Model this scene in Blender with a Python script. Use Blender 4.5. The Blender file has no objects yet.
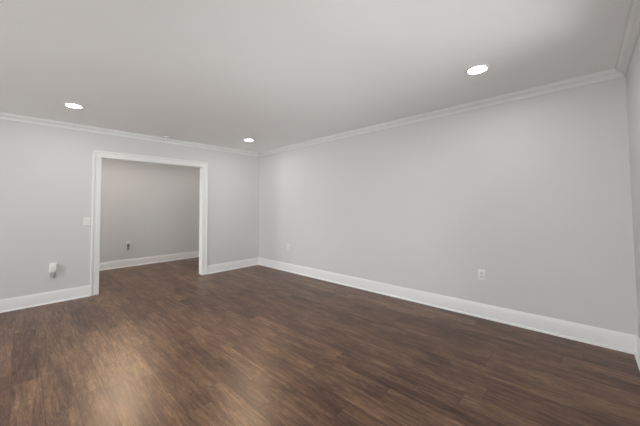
import bpy, bmesh, math
from mathutils import Matrix, Vector

scene = bpy.context.scene
COL = scene.collection

# ------------------------------------------------------------------ camera
F_PX, PP_Y = 279.915, 195.50
YAW, PITCH, ROLL = 0.8157, 0.0377, -0.0078
CAM = Vector((-3.5713, -5.2162, 1.2638))
cd_ = bpy.data.cameras.new('camera')
cam = bpy.data.objects.new('camera', cd_)
COL.objects.link(cam)
Fw = Vector((math.sin(YAW)*math.cos(PITCH), math.cos(YAW)*math.cos(PITCH), math.sin(PITCH)))
R0 = Vector((math.cos(YAW), -math.sin(YAW), 0)); U0 = R0.cross(Fw)
Rt = R0*math.cos(ROLL) + U0*math.sin(ROLL)
Up = -R0*math.sin(ROLL) + U0*math.cos(ROLL)
M = Matrix((Rt, Up, -Fw)).transposed().to_4x4(); M.translation = CAM
cam.matrix_world = M
cd_.sensor_fit = 'HORIZONTAL'; cd_.sensor_width = 36.0
cd_.lens = 36.0*F_PX/640.0
cd_.shift_y = -(213.0-PP_Y)/640.0
cd_.clip_start = 0.02
scene.camera = cam

# ------------------------------------------------------------------ daylight and exposure
SKY = 9.6            # overcast sky seen by the windows
GROUND_LEFT = 3.8           # ground outside the left windows
GROUND = 6.5         # brighter ground in front, raised to light the ceiling
LAMP = 118.0          # recessed downlights
HALL_LAMP = 235.0
BEAM = 165.0
BEAM_MAIN = 105.0
scene.view_settings.view_transform = 'Standard'
scene.view_settings.look = 'None'
scene.view_settings.gamma = 1.0
scene.view_settings.use_curve_mapping = False
scene.view_settings.exposure = 0.0

w = bpy.data.worlds.new('overcast_sky'); scene.world = w
w.use_nodes = True
nt = w.node_tree; nt.nodes.clear()
tc = nt.nodes.new('ShaderNodeTexCoord')
sep = nt.nodes.new('ShaderNodeSeparateXYZ')
ramp = nt.nodes.new('ShaderNodeMapRange')
ramp.inputs['From Min'].default_value = -0.40; ramp.inputs['From Max'].default_value = 0.40
mix = nt.nodes.new('ShaderNodeMix'); mix.data_type = 'RGBA'
groundmix = nt.nodes.new('ShaderNodeMix'); groundmix.data_type = 'RGBA'
groundmix.inputs['A'].default_value = (GROUND*0.965, GROUND*1.0, GROUND*1.0, 1)
groundmix.inputs['B'].default_value = (GROUND_LEFT*0.975, GROUND_LEFT*1.0, GROUND_LEFT*0.99, 1)
nt.links.new(groundmix.outputs['Result'], mix.inputs['A'])
# the sky is bright to the left (-x), dimmed in front (-y) to balance the daylight
q = nt.nodes.new('ShaderNodeMath'); q.operation = 'SUBTRACT'
open_ = nt.nodes.new('ShaderNodeMapRange'); open_.interpolation_type = 'SMOOTHSTEP'
open_.inputs['From Min'].default_value = -0.7; open_.inputs['From Max'].default_value = 0.1
skymix = nt.nodes.new('ShaderNodeMix'); skymix.data_type = 'RGBA'
skymix.inputs['A'].default_value = (0.30, 0.34, 0.28, 1)
skymix.inputs['B'].default_value = (SKY*0.98, SKY*0.995, SKY*1.02, 1)
nt.links.new(sep.outputs['Y'], q.inputs[0]); nt.links.new(sep.outputs['X'], q.inputs[1])
nt.links.new(q.outputs[0], open_.inputs['Value']); nt.links.new(open_.outputs['Result'], skymix.inputs['Factor'])
nt.links.new(skymix.outputs['Result'], mix.inputs['B']); nt.links.new(open_.outputs['Result'], groundmix.inputs['Factor'])
bg = nt.nodes.new('ShaderNodeBackground'); out = nt.nodes.new('ShaderNodeOutputWorld')
nt.links.new(tc.outputs['Generated'], sep.inputs[0])
nt.links.new(sep.outputs['Z'], ramp.inputs['Value'])
nt.links.new(ramp.outputs['Result'], mix.inputs['Factor'])
nt.links.new(mix.outputs['Result'], bg.inputs['Color'])
nt.links.new(bg.outputs[0], out.inputs[0])

scene.render.filter_size = 1.2
scene.cycles.max_bounces = 24
scene.cycles.diffuse_bounces = 16
scene.cycles.transparent_max_bounces = 8
scene.cycles.sample_clamp_indirect = 6.0

# ------------------------------------------------------------------ sizes (metres)
H = 2.44                     # ceiling
LEFT = -7.2                  # left wall plane
FRONT = -5.5165              # front wall plane
WT = 0.105                   # thickness of the wall with the opening
DEEP = 1.9376                # far room back wall
HALL_LEFT = -4.0
OX0, OX1, OZ = -2.783, -1.2565, 2.0155   # rough opening faces of the jambs
WINDOWS = [(-5.2, -3.1), (-2.6, -0.5)]     # left wall
FRONT_WINS = [(-6.4, -4.6), (-3.3, -1.0)]      # behind the camera
WZ0, WZ1 = 0.15, 2.28
HALL_WIN = (1.05, 1.85)     # window at the end of the far room, added to light it

# ------------------------------------------------------------------ materials
def new_mat(name):
    m = bpy.data.materials.new(name); m.use_nodes = True
    n = m.node_tree.nodes; l = m.node_tree.links
    return m, n, l, n['Principled BSDF']

def paint(name, col, rough, bump=0.03, scale=220.0, mottle=0.015):
    m, n, l, p = new_mat(name)
    p.inputs['Roughness'].default_value = rough
    g = n.new('ShaderNodeNewGeometry')
    t = n.new('ShaderNodeTexNoise'); t.inputs['Scale'].default_value = scale; t.inputs['Detail'].default_value = 2
    l.new(g.outputs['Position'], t.inputs['Vector'])
    b = n.new('ShaderNodeBump'); b.inputs['Strength'].default_value = bump; b.inputs['Distance'].default_value = 0.002
    l.new(t.outputs['Fac'], b.inputs['Height']); l.new(b.outputs['Normal'], p.inputs['Normal'])
    t2 = n.new('ShaderNodeTexNoise'); t2.inputs['Scale'].default_value = 1.3; t2.inputs['Detail'].default_value = 3
    l.new(g.outputs['Position'], t2.inputs['Vector'])
    mx = n.new('ShaderNodeMix'); mx.data_type = 'RGBA'
    mx.inputs['A'].default_value = (*[c*(1-mottle) for c in col], 1)
    mx.inputs['B'].default_value = (*[min(1, c*(1+mottle)) for c in col], 1)
    l.new(t2.outputs['Fac'], mx.inputs['Factor']); l.new(mx.outputs['Result'], p.inputs['Base Color'])
    return m

WALL = paint('wall_paint', (0.655, 0.66, 0.66), 0.55)
CEIL = paint('ceiling_paint', (0.91, 0.915, 0.915), 0.8)
TRIM = paint('trim_paint', (0.805, 0.805, 0.80), 0.32, bump=0.01)
PLATE = paint('plate_plastic', (0.80, 0.80, 0.78), 0.35, bump=0.0)
RECEPT = paint('receptacle_plastic', (0.66, 0.655, 0.64), 0.35, bump=0.0)
DARK = paint('dark_plastic', (0.19, 0.18, 0.17), 0.45, bump=0.0)
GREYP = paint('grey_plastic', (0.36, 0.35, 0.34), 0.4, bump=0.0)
SLOT = paint('slot_dark', (0.16, 0.155, 0.15), 0.6, bump=0.0)
STEEL, _n, _l, _p = new_mat('screw_metal')
_p.inputs['Base Color'].default_value = (0.6, 0.6, 0.58, 1); _p.inputs['Metallic'].default_value = 1; _p.inputs['Roughness'].default_value = 0.35

def emitter(name, col, strength):
    m, n, l, p = new_mat(name)
    p.inputs['Base Color'].default_value = (0.8, 0.8, 0.8, 1)
    p.inputs['Emission Color'].default_value = (*col, 1)
    p.inputs['Emission Strength'].default_value = strength
    return m
LENS = emitter('downlight_lens', (1.0, 0.955, 0.89), LAMP)
HALL_LENS = emitter('hall_downlight_lens', (1.0, 0.92, 0.82), HALL_LAMP)
ADDED_HALL_LENS = emitter('hall_dim_downlight_lens', (1.0, 0.92, 0.82), HALL_LAMP*0.36)

def glass_mat():
    m, n, l, p = new_mat('window_glass')
    n.remove(p)
    o = n['Material Output']
    tr = n.new('ShaderNodeBsdfTransparent'); gl = n.new('ShaderNodeBsdfGlossy'); gl.inputs['Roughness'].default_value = 0.0
    fr = n.new('ShaderNodeFresnel'); fr.inputs['IOR'].default_value = 1.45
    mx = n.new('ShaderNodeMixShader')
    l.new(fr.outputs[0], mx.inputs[0]); l.new(tr.outputs[0], mx.inputs[1]); l.new(gl.outputs[0], mx.inputs[2])
    l.new(mx.outputs[0], o.inputs['Surface'])
    return m
GLASS = glass_mat()

def floor_mat():
    m, n, l, p = new_mat('walnut_planks')
    PW, PL = 0.15, 1.22
    def math_(op, a, b=None, c=None):
        q = n.new('ShaderNodeMath'); q.operation = op
        for i, v in enumerate((a, b, c)):
            if v is None: continue
            if isinstance(v, (int, float)): q.inputs[i].default_value = v
            else: l.new(v, q.inputs[i])
        return q.outputs[0]
    g = n.new('ShaderNodeNewGeometry')
    s = n.new('ShaderNodeSeparateXYZ'); l.new(g.outputs['Position'], s.inputs[0])
    X, Y = s.outputs['X'], s.outputs['Y']
    u = math_('DIVIDE', X, PW); row = math_('FLOOR', u)
    wn = n.new('ShaderNodeTexWhiteNoise'); wn.noise_dimensions = '1D'; l.new(row, wn.inputs['W'])
    v = math_('ADD', math_('DIVIDE', Y, PL), math_('MULTIPLY', wn.outputs['Value'], 7.3))
    colm = math_('FLOOR', v)
    cb = n.new('ShaderNodeCombineXYZ'); l.new(row, cb.inputs[0]); l.new(colm, cb.inputs[1])
    wp = n.new('ShaderNodeTexWhiteNoise'); wp.noise_dimensions = '3D'; l.new(cb.outputs[0], wp.inputs['Vector'])
    rnd = wp.outputs['Value']
    # seam distance
    fu = math_('FRACT', u); fv = math_('FRACT', v)
    eu = math_('MULTIPLY', math_('MINIMUM', fu, math_('SUBTRACT', 1.0, fu)), PW)
    ev = math_('MULTIPLY', math_('MINIMUM', fv, math_('SUBTRACT', 1.0, fv)), PL)
    e = math_('MINIMUM', eu, ev)
    seam = n.new('ShaderNodeMapRange'); seam.inputs['From Min'].default_value = 0.0004; seam.inputs['From Max'].default_value = 0.0022
    l.new(e, seam.inputs['Value'])
    # grain space: stretched along the plank, shifted per plank
    gv = n.new('ShaderNodeCombineXYZ')
    l.new(math_('MULTIPLY', X, 1.0), gv.inputs[0])
    l.new(math_('MULTIPLY', Y, 0.085), gv.inputs[1])
    l.new(math_('MULTIPLY', rnd, 37.0), gv.inputs[2])
    def noise(scale, detail, rough, dist=0.0):
        t = n.new('ShaderNodeTexNoise'); t.inputs['Scale'].default_value = scale; t.inputs['Detail'].default_value = detail
        t.inputs['Roughness'].default_value = rough; t.inputs['Distortion'].default_value = dist
        l.new(gv.outputs[0], t.inputs['Vector']); return t.outputs['Fac']
    fine = noise(120.0, 5, 0.65, 0.8)
    mid = noise(46.0, 3, 0.6, 1.0)
    broad = noise(17.0, 4, 0.6, 1.8)
    pores = noise(260.0, 3, 0.6, 0.3)
    # soft blotches, not stretched so much
    bv = n.new('ShaderNodeCombineXYZ'); l.new(X, bv.inputs[0]); l.new(math_('MULTIPLY', Y, 0.35), bv.inputs[1]); l.new(math_('MULTIPLY', rnd, 11.0), bv.inputs[2])
    bl = n.new('ShaderNodeTexNoise'); bl.inputs['Scale'].default_value = 7.0; bl.inputs['Detail'].default_value = 3
    l.new(bv.outputs[0], bl.inputs['Vector'])
    tone = math_('ADD', math_('ADD', math_('ADD', math_('MULTIPLY', fine, 0.35), math_('MULTIPLY', mid, 0.40)), math_('MULTIPLY', broad, 0.46)),
                 math_('ADD', math_('MULTIPLY', bl.outputs['Fac'], 0.36), math_('MULTIPLY', rnd, 0.10)))
    cr = n.new('ShaderNodeValToRGB')
    els = cr.color_ramp.elements
    els[0].position = 0.51; els[0].color = (0.030, 0.0150, 0.0090, 1)
    els[1].position = 0.99; els[1].color = (0.360, 0.215, 0.125, 1)
    a = els.new(0.63); a.color = (0.087, 0.0425, 0.027, 1)
    a = els.new(0.73); a.color = (0.142, 0.074, 0.046, 1)
    a = els.new(0.83); a.color = (0.215, 0.124, 0.073, 1)
    l.new(math_('SUBTRACT', tone, 0.083), cr.inputs['Fac'])
    mx = n.new('ShaderNodeMix'); mx.data_type = 'RGBA'
    mx.inputs['A'].default_value = (0.045, 0.026, 0.017, 1)
    l.new(seam.outputs[0], mx.inputs['Factor']); 
    pm = n.new('ShaderNodeMapRange'); pm.inputs['From Min'].default_value = 0.33; pm.inputs['From Max'].default_value = 0.50
    pm.inputs['To Min'].default_value = 0.45; pm.inputs['To Max'].default_value = 1.0
    l.new(pores, pm.inputs['Value'])
    pc = n.new('ShaderNodeVectorMath'); pc.operation = 'SCALE'
    l.new(cr.outputs['Color'], pc.inputs[0]); l.new(pm.outputs['Result'], pc.inputs['Scale'])
    l.new(pc.outputs['Vector'], mx.inputs['B'])
    l.new(mx.outputs['Result'], p.inputs['Base Color'])
    rr = n.new('ShaderNodeMapRange'); rr.inputs['To Min'].default_value = 0.31; rr.inputs['To Max'].default_value = 0.42
    p.inputs['Specular IOR Level'].default_value = 0.35
    l.new(fine, rr.inputs['Value']); l.new(rr.outputs[0], p.inputs['Roughness'])
    b = n.new('ShaderNodeBump'); b.inputs['Strength'].default_value = 0.25; b.inputs['Distance'].default_value = 0.0015
    hsum = math_('ADD', math_('MULTIPLY', fine, 0.6), math_('MULTIPLY', seam.outputs[0], 0.6))
    l.new(hsum, b.inputs['Height']); l.new(b.outputs['Normal'], p.inputs['Normal'])
    return m
FLOOR = floor_mat()

# ------------------------------------------------------------------ mesh helpers
def box(bm, x0, x1, y0, y1, z0, z1, bevel=0.0, seg=2):
    vs = [bm.verts.new((x, y, z)) for x in (x0, x1) for y in (y0, y1) for z in (z0, z1)]
    idx = [(0,1,3,2), (4,6,7,5), (0,4,5,1), (2,3,7,6), (0,2,6,4), (1,5,7,3)]
    fs = [bm.faces.new([vs[i] for i in f]) for f in idx]
    if bevel:
        es = list({e for f in fs for e in f.edges})
        bmesh.ops.bevel(bm, geom=es, offset=bevel, segments=seg, affect='EDGES', profile=0.6)

def lathe(bm, prof, n=48, cap=True):
    """prof: list of (r, z); revolved round z, first/last points capped."""
    rings = []
    for r, z in prof:
        rings.append([bm.verts.new((r*math.cos(2*math.pi*k/n), r*math.sin(2*math.pi*k/n), z)) for k in range(n)])
    for a, b in zip(rings, rings[1:]):
        for k in range(n):
            bm.faces.new((a[k], a[(k+1) % n], b[(k+1) % n], b[k]))
    if cap:
        bm.faces.new(rings[0][::-1]); bm.faces.new(rings[-1])

def sweep(bm, rings, closed_profile=True):
    """rings: list of equally long lists of points, joined into a capped solid."""
    vr = [[bm.verts.new(p) for p in r] for r in rings]
    n = len(vr[0])
    for a, b in zip(vr, vr[1:]):
        for k in range(n):
            bm.faces.new((a[k], a[(k+1) % n], b[(k+1) % n], b[k]))
    bm.faces.new(vr[0][::-1]); bm.faces.new(vr[-1])

def obj(name, bm, mat, parent=None, kind=None, smooth=False, loc=None, rot=None):
    bmesh.ops.recalc_face_normals(bm, faces=bm.faces[:])
    me = bpy.data.meshes.new(name); bm.to_mesh(me); bm.free()
    if smooth:
        for f in me.polygons: f.use_smooth = True
        me.set_sharp_from_angle(angle=math.radians(35))
    me.materials.append(mat)
    o = bpy.data.objects.new(name, me); COL.objects.link(o)
    if parent: o.parent = parent
    if kind: o['kind'] = kind
    if loc: o.location = loc
    if rot: o.rotation_euler = rot
    return o

def thing(name, label, cat, loc, rot=(0, 0, 0), group=None):
    o = bpy.data.objects.new(name, None); COL.objects.link(o)
    o.empty_display_size = 0.1
    o.location = loc; o.rotation_euler = rot
    o['label'] = label; o['category'] = cat
    if group: o['group'] = group
    return o

def struct_empty(name, loc=(0, 0, 0)):
    o = bpy.data.objects.new(name, None); COL.objects.link(o); o.location = loc; o['kind'] = 'structure'
    return o

def copy_thing(src, loc, rot, label, group=None):
    r = src.copy(); COL.objects.link(r); r.location = loc; r.rotation_euler = rot; r['label'] = label
    if group: r['group'] = group
    for ch in list(src.children):
        c = ch.copy(); COL.objects.link(c); c.parent = r
        for g in list(ch.children):
            d = g.copy(); COL.objects.link(d); d.parent = c
    return r

# ------------------------------------------------------------------ room shell
T = 0.15
bm = bmesh.new(); box(bm, LEFT-T, T, FRONT-T, DEEP+T, -0.12, 0); obj('floor', bm, FLOOR, kind='structure')
bm = bmesh.new(); box(bm, LEFT-T, T, FRONT-T, DEEP+T, H, H+0.12); obj('ceiling', bm, CEIL, kind='structure')

# back wall with the wide cased opening: one extruded outline
bm = bmesh.new()
xo0, xo1, zo = OX0-0.018, OX1+0.018, OZ+0.018
pts = [(LEFT, 0), (xo0, 0), (xo0, zo), (xo1, zo), (xo1, 0), (0, 0), (0, H), (LEFT, H)]
sweep(bm, [[(x, 0, z) for x, z in pts], [(x, WT, z) for x, z in pts]])
obj('wall_back', bm, WALL, kind='structure')
bm = bmesh.new(); box(bm, 0, T, FRONT-T, DEEP+T, 0, H); obj('wall_right', bm, WALL, kind='structure')
bm = bmesh.new()
xs = [LEFT-T] + [x for w_ in FRONT_WINS for x in w_] + [0]
for i in range(0, len(xs), 2): box(bm, xs[i], xs[i+1], FRONT-T, FRONT, 0, H)
for x0, x1 in FRONT_WINS:
    box(bm, x0, x1, FRONT-T, FRONT, 0, WZ0); box(bm, x0, x1, FRONT-T, FRONT, WZ1, H)
obj('wall_front', bm, WALL, kind='structure')
bm = bmesh.new(); box(bm, HALL_LEFT-T, 0, DEEP, DEEP+T, 0, H); obj('wall_far', bm, WALL, kind='structure')
bm = bmesh.new()
box(bm, HALL_LEFT-T, HALL_LEFT, WT, HALL_WIN[0], 0, H); box(bm, HALL_LEFT-T, HALL_LEFT, HALL_WIN[1], DEEP, 0, H)
box(bm, HALL_LEFT-T, HALL_LEFT, *HALL_WIN, 0, WZ0); box(bm, HALL_LEFT-T, HALL_LEFT, *HALL_WIN, WZ1, H)
obj('wall_far_left', bm, WALL, kind='structure')
# left wall with two window holes
bm = bmesh.new()
ys = [FRONT] + [y for w_ in WINDOWS for y in w_] + [WT]
for i in range(0, len(ys), 2): box(bm, LEFT-T, LEFT, ys[i], ys[i+1], 0, H)
for y0, y1 in WINDOWS:
    box(bm, LEFT-T, LEFT, y0, y1, 0, WZ0); box(bm, LEFT-T, LEFT, y0, y1, WZ1, H)
obj('wall_left', bm, WALL, kind='structure')

# windows (unseen, added out of frame to let even daylight in)
def unseen_window(n, cx, cy, width, rz):
    """built facing +x (room side) about its sill centre, then turned"""
    wd = struct_empty('window_%d' % n, (cx, cy, WZ0)); wd.rotation_euler = (0, 0, rz)
    hw = width/2; hh = WZ1-WZ0
    bm = bmesh.new()
    fx0, fx1 = -0.09, -0.03
    box(bm, fx0, fx1, -hw, -hw+0.05, 0, hh); box(bm, fx0, fx1, hw-0.05, hw, 0, hh)
    box(bm, fx0, fx1, -hw+0.05, hw-0.05, 0, 0.06); box(bm, fx0, fx1, -hw+0.05, hw-0.05, hh-0.05, hh)
    box(bm, fx0, fx1, -hw+0.05, hw-0.05, hh/2-0.02, hh/2+0.02)
    obj('window_frame', bm, TRIM, wd)
    bm = bmesh.new(); box(bm, -0.063, -0.057, -hw+0.05, hw-0.05, 0.06, hh/2-0.02); obj('pane', bm, GLASS, wd)
    bm = bmesh.new(); box(bm, -0.063, -0.057, -hw+0.05, hw-0.05, hh/2+0.02, hh-0.05); obj('pane', bm, GLASS, wd)
    ld = bpy.data.lights.new('window_portal', 'AREA'); ld.shape = 'RECTANGLE'
    ld.size = hh; ld.size_y = width; ld.cycles.is_portal = True
    lo = bpy.data.objects.new('window_portal', ld); COL.objects.link(lo)
    lo.location = Vector((cx, cy, (WZ0+WZ1)/2)) + Matrix.Rotation(rz, 3, 'Z') @ Vector((-T-0.01, 0, 0))
    lo.rotation_euler = (0, -math.pi/2, rz)
for i, (y0, y1) in enumerate(WINDOWS): unseen_window(i+1, LEFT, (y0+y1)/2, y1-y0, 0)
unseen_window(3, HALL_LEFT, sum(HALL_WIN)/2, HALL_WIN[1]-HALL_WIN[0], 0)
for i, (x0, x1) in enumerate(FRONT_WINS): unseen_window(i+4, (x0+x1)/2, FRONT, x1-x0, math.pi/2)

# ------------------------------------------------------------------ mouldings
CROWN = [(0, 0), (0.067, 0), (0.067, 0.010), (0.058, 0.0105), (0.0575, 0.0155), (0.0545, 0.0155), (0.050, 0.024), (0.043, 0.031),
         (0.034, 0.036), (0.027, 0.038), (0.027, 0.043), (0.0235, 0.0435), (0.0195, 0.048), (0.0185, 0.054), (0.0125, 0.0545), (0.0125, 0.0693), (0, 0.0693)]
BASE = [(0, 0), (0.014, 0), (0.014, 0.128), (0.0125, 0.133), (0.011, 0.136), (0.0105, 0.142), (0.0085, 0.148), (0.006, 0.1535), (0, 0.1535)]
SHOE = [(0.014, 0), (0.033, 0)] + [(0.014+0.019*math.cos(a), 0.019*math.sin(a)) for a in [math.pi/2*k/6 for k in range(1, 7)]]

def run(prof, fn0, fn1, zfun):
    bm = bmesh.new()
    sweep(bm, [[(*fn0(d), zfun(h)) for d, h in prof], [(*fn1(d), zfun(h)) for d, h in prof]])
    return bm
up = lambda h: h
dn = lambda h: H - h
# crown: mitred at every corner (an inside mitre pulls the end back by the projection)
def crown(n, f0, f1): obj('trim_%d' % n, run(CROWN, f0, f1, dn), TRIM, kind='structure', smooth=True)
crown(2, lambda d: (LEFT+d, -d), lambda d: (-d, -d))
crown(3, lambda d: (-d, -d), lambda d: (-d, FRONT+d))
crown(4, lambda d: (-d, FRONT+d), lambda d: (LEFT+d, FRONT+d))
crown(5, lambda d: (LEFT+d, FRONT+d), lambda d: (LEFT+d, -d))

def baseboard(side, segs):
    first = None
    for k, (f0, f1) in enumerate(segs):
        if first is None:
            first = obj('baseboard_' + side, run(BASE, f0, f1, up), TRIM, kind='structure', smooth=True)
        else:
            obj('baseboard_run', run(BASE, f0, f1, up), TRIM, first, smooth=True)
    for f0, f1 in segs:
        obj('shoe_molding', run(SHOE, f0, f1, up), TRIM, first, smooth=True)
CW = 0.1004                      # casing width
CX0, CX1 = -2.778, -1.2615       # inner edges of the casings
baseboard('back', [(lambda d: (CX1+CW, -d), lambda d: (-d, -d)), (lambda d: (LEFT+d, -d), lambda d: (CX0-CW, -d))])
baseboard('right', [(lambda d: (-d, -d), lambda d: (-d, FRONT+d))])
baseboard('front', [(lambda d: (-d, FRONT+d), lambda d: (LEFT+d, FRONT+d))])
baseboard('left', [(lambda d: (LEFT+d, FRONT+d), lambda d: (LEFT+d, -d))])
baseboard('far', [(lambda d: (HALL_LEFT+d, DEEP-d), lambda d: (-d, DEEP-d))])
baseboard('far_right', [(lambda d: (-d, DEEP-d), lambda d: (-d, WT+d))])
baseboard('far_left', [(lambda d: (HALL_LEFT+d, WT+d), lambda d: (HALL_LEFT+d, DEEP-d))])

# cased opening: profile runs across the casing width (0 = inner edge) with its projection
CAS = [(0, 0), (0, 0.010), (0.003, 0.013), (0.006, 0.0135), (0.058, 0.0150), (0.061, 0.0125), (0.066, 0.0125), (0.069, 0.0165),
       (0.074, 0.020), (0.096, 0.022), (0.1004, 0.019), (0.1004, 0)]
opening = struct_empty('trim_1', ((CX0+CX1)/2, 0, 0))
ox = opening.location.x
HZ = 2.0105
def casing(y, sgn):
    for s, cx in ((-1, CX0), (1, CX1)):
        bm = bmesh.new()
        sweep(bm, [[(cx-ox+s*a, y+sgn*b, 0) for a, b in CAS], [(cx-ox+s*a, y+sgn*b, HZ+a) for a, b in CAS]])
        obj('side_casing', bm, TRIM, opening, smooth=True)
    bm = bmesh.new()
    sweep(bm, [[(CX0-ox-a, y+sgn*b, HZ+a) for a, b in CAS], [(CX1-ox+a, y+sgn*b, HZ+a) for a, b in CAS]])
    obj('head_casing', bm, TRIM, opening, smooth=True)
casing(0, -1); casing(WT, 1)
for x0, x1 in ((OX0-0.018, OX0), (OX1, OX1+0.018)):
    bm = bmesh.new(); box(bm, x0-ox, x1-ox, 0, WT, 0, OZ); obj('side_jamb', bm, TRIM, opening)
bm = bmesh.new(); box(bm, OX0-0.018-ox, OX1+0.018-ox, 0, WT, OZ, OZ+0.018); obj('head_jamb', bm, TRIM, opening)

# ------------------------------------------------------------------ recessed downlights
def downlight(name, label, lens_mat, loc, group=None):
    t = thing(name, label, 'ceiling light', loc, group=group)
    bm = bmesh.new()
    lathe(bm, [(0.069, 0), (0.094, 0), (0.094, -0.003), (0.091, -0.006), (0.080, -0.007), (0.072, -0.005), (0.069, -0.003), (0.069, 0)], cap=False)
    obj('trim_ring', bm, TRIM, t, smooth=True)
    bm = bmesh.new(); lathe(bm, [(0.0685, 0), (0.0685, -0.0022), (0.060, -0.0032), (0.03, -0.0038), (0.004, -0.004)])
    obj('lens', bm, lens_mat, t, smooth=True)
    return t
GRP = 'recessed ceiling downlights'
d0 = downlight('recessed_light', 'round white recessed ceiling light nearest the right wall, largest of the three', LENS, (-0.882, -4.578, H), GRP)
copy_thing(d0, (-3.19, -0.975, H), (0, 0, 0), 'round white recessed ceiling light left of the wide doorway', GRP)
copy_thing(d0, (-0.855, -0.940, H), (0, 0, 0), 'recessed ceiling light near the far corner, smallest-looking of the three', GRP)
downlight('recessed_light', 'recessed ceiling light in the room beyond the doorway', HALL_LENS, (-2.27, 0.9, H), GRP)
downlight('recessed_light', 'recessed ceiling light at the right end of the room beyond the doorway', ADDED_HALL_LENS, (-0.65, 1.05, H), GRP)  # unseen light, added to brighten the far wall
# unseen spots added at two of the downlights to make the warm sheen on the floorboards
def beam(loc, aim, energy, cone):
    sd = bpy.data.lights.new('downlight_beam', 'SPOT'); sd.energy = energy; sd.color = (1.0, 0.70, 0.42)
    sd.spot_size = math.radians(cone); sd.spot_blend = 1.0; sd.shadow_soft_size = 0.06
    so = bpy.data.objects.new('downlight_beam', sd); COL.objects.link(so)
    so.location = loc
    so.rotation_euler = (Vector(aim) - so.location).to_track_quat('-Z', 'Y').to_euler()
beam((-2.27, 0.9, H-0.03), (-2.93, -2.90, 0), BEAM, 38)
beam((-0.855, -0.94, H-0.03), (-2.6, -3.6, 0), BEAM_MAIN, 50)

# ------------------------------------------------------------------ smoke detector and cover plates on the ceiling
t = thing('smoke_detector', 'small round white detector on the ceiling above the doorway', 'detector', (-1.945, -0.165, H))
bm = bmesh.new(); lathe(bm, [(0.056, 0), (0.056, -0.010), (0.053, -0.012)]); obj('mounting_base', bm, TRIM, t, smooth=True)
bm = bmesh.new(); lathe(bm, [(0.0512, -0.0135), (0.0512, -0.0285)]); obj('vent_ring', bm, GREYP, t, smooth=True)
bm = bmesh.new(); lathe(bm, [(0.050, -0.012), (0.050, -0.022), (0.050, -0.030), (0.044, -0.040), (0.030, -0.045), (0.010, -0.046)]); obj('cover', bm, TRIM, t, smooth=True)
for loc, lab, r in (((-1.96, -3.423, H), 'faint round white cover plate in the middle of the ceiling', 0.030),
                    ((-0.716, -2.276, H), 'faint round white cover plate on the ceiling near the right wall crown molding', 0.030)):
    bm = bmesh.new(); lathe(bm, [(r, 0), (r, -0.0008), (r*0.93, -0.0016), (r*0.2, -0.002)])
    o = obj('cover_plate', bm, CEIL, smooth=True, loc=loc)
    o['label'] = lab; o['category'] = 'cover plate'; o['group'] = 'round ceiling cover plates'

# ------------------------------------------------------------------ outlets, switch and plugs; built facing -y at a wall plane y = 0
def outlet(name, label, loc, rot):
    t = thing(name, label, 'outlet', loc, rot, 'wall outlets')
    bm = bmesh.new(); box(bm, -0.0375, 0.0375, -0.006, 0, -0.060, 0.060, 0.0025); obj('face_plate', bm, PLATE, t, smooth=True)
    for z in (0.0195, -0.0195):
        bm = bmesh.new()
        ring = []
        for k in range(32):
            a = 2*math.pi*k/32
            ring.append((0.0172*math.cos(a), max(-0.0135, min(0.0135, 0.0172*math.sin(a)))))
        sweep(bm, [[(x, -0.005, z+q) for x, q in ring], [(x, -0.0078, z+q) for x, q in ring]])
        rc = obj('receptacle', bm, RECEPT, t)
        bm = bmesh.new()
        for sx in (-0.0064, 0.0064): box(bm, sx-0.0011, sx+0.0011, -0.0082, -0.0070, z-0.001, z+0.0075)
        box(bm, -0.0024, 0.0024, -0.0082, -0.0070, z-0.0105, z-0.0065)
        obj('slots', bm, SLOT, rc)
    bm = bmesh.new(); lathe(bm, [(0.0035, 0), (0.0035, 0.0012), (0.0028, 0.0018)], 16)
    obj('screw', bm, STEEL, t, loc=(0, -0.0058, 0), rot=(math.pi/2, 0, 0))
    return t
RB = (0, 0, -math.pi/2)     # facing -x, on the right wall
o1 = outlet('wall_outlet', 'white duplex outlet low on the long right wall, nearer the camera', (0, -4.354, 0.474), RB)
copy_thing(o1, (0, -1.0, 0.471), RB, 'faint white outlet low on the right wall near the far corner')
copy_thing(o1, (-3.272, 0, 0.470), (0, 0, 0), 'white outlet left of the doorway behind a plug-in unit')
copy_thing(o1, (-1.992, DEEP, 0.475), (0, 0, 0), 'white outlet on the back wall of the room beyond the doorway')

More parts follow.
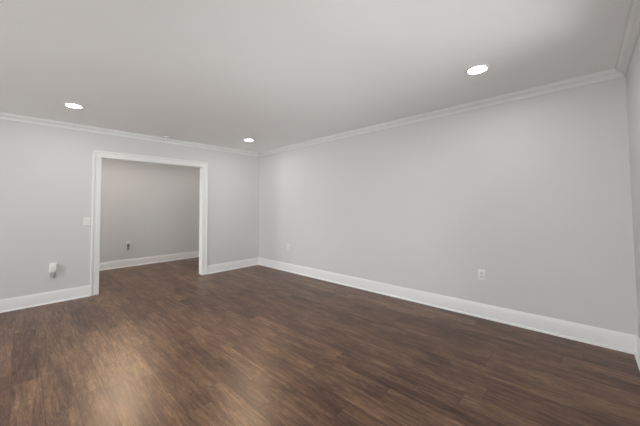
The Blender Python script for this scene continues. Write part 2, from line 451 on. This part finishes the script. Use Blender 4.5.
t = thing('light_switch', 'white rocker light switch beside the left doorway casing', 'light switch', (-2.932, 0, 1.072))
bm = bmesh.new(); box(bm, -0.0385, 0.0385, -0.0062, 0, -0.060, 0.060, 0.0020, 1); obj('face_plate', bm, PLATE, t, smooth=True)
bm = bmesh.new()
sweep(bm, [[(x, y, z) for y, z in ((-0.005, -0.030), (-0.0135, -0.030), (-0.0085, 0.0), (-0.0075, 0.030), (-0.005, 0.030))] for x in (-0.0135, 0.0135)])
obj('rocker', bm, PLATE, t)
bm = bmesh.new(); box(bm, -0.0175, 0.0175, -0.0066, -0.005, -0.034, 0.034); obj('rocker_frame', bm, RECEPT, t)
for z in (-0.048, 0.048):
    bm = bmesh.new(); lathe(bm, [(0.0032, 0), (0.0032, 0.001), (0.0025, 0.0016)], 16)
    obj('screw', bm, STEEL, t, loc=(0, -0.0058, z), rot=(math.pi/2, 0, 0))

# plug-in unit left of the doorway: white housing over a grey lower body
t = thing('plug_in_unit', 'white plug-in unit with a grey lower body, left of the doorway', 'plug-in', (-3.272, -0.0082, 0.455))
bm = bmesh.new(); box(bm, -0.034, 0.034, -0.034, 0, -0.050, 0.052, 0.010, 3); obj('housing', bm, PLATE, t, smooth=True)
bm = bmesh.new(); box(bm, -0.021, 0.021, -0.029, -0.004, -0.120, -0.048, 0.008, 3); obj('lower_body', bm, GREYP, t, smooth=True)
bm = bmesh.new(); box(bm, -0.022, 0.022, -0.0355, -0.0335, -0.012, 0.010, 0.0008, 1); obj('vent', bm, PLATE, t, smooth=True)

# dark plug in the far room's outlet
t = thing('plug', 'small dark plug hanging in the outlet beyond the doorway', 'plug', (-2.000, DEEP-0.0082, 0.4555))
bm = bmesh.new(); box(bm, -0.021, 0.021, -0.045, 0, -0.028, 0.026, 0.007, 3); obj('plug_head', bm, DARK, t, smooth=True)
bm = bmesh.new(); box(bm, -0.016, 0.016, -0.034, -0.008, -0.100, -0.026, 0.006, 3); obj('plug_body', bm, GREYP, t, smooth=True)
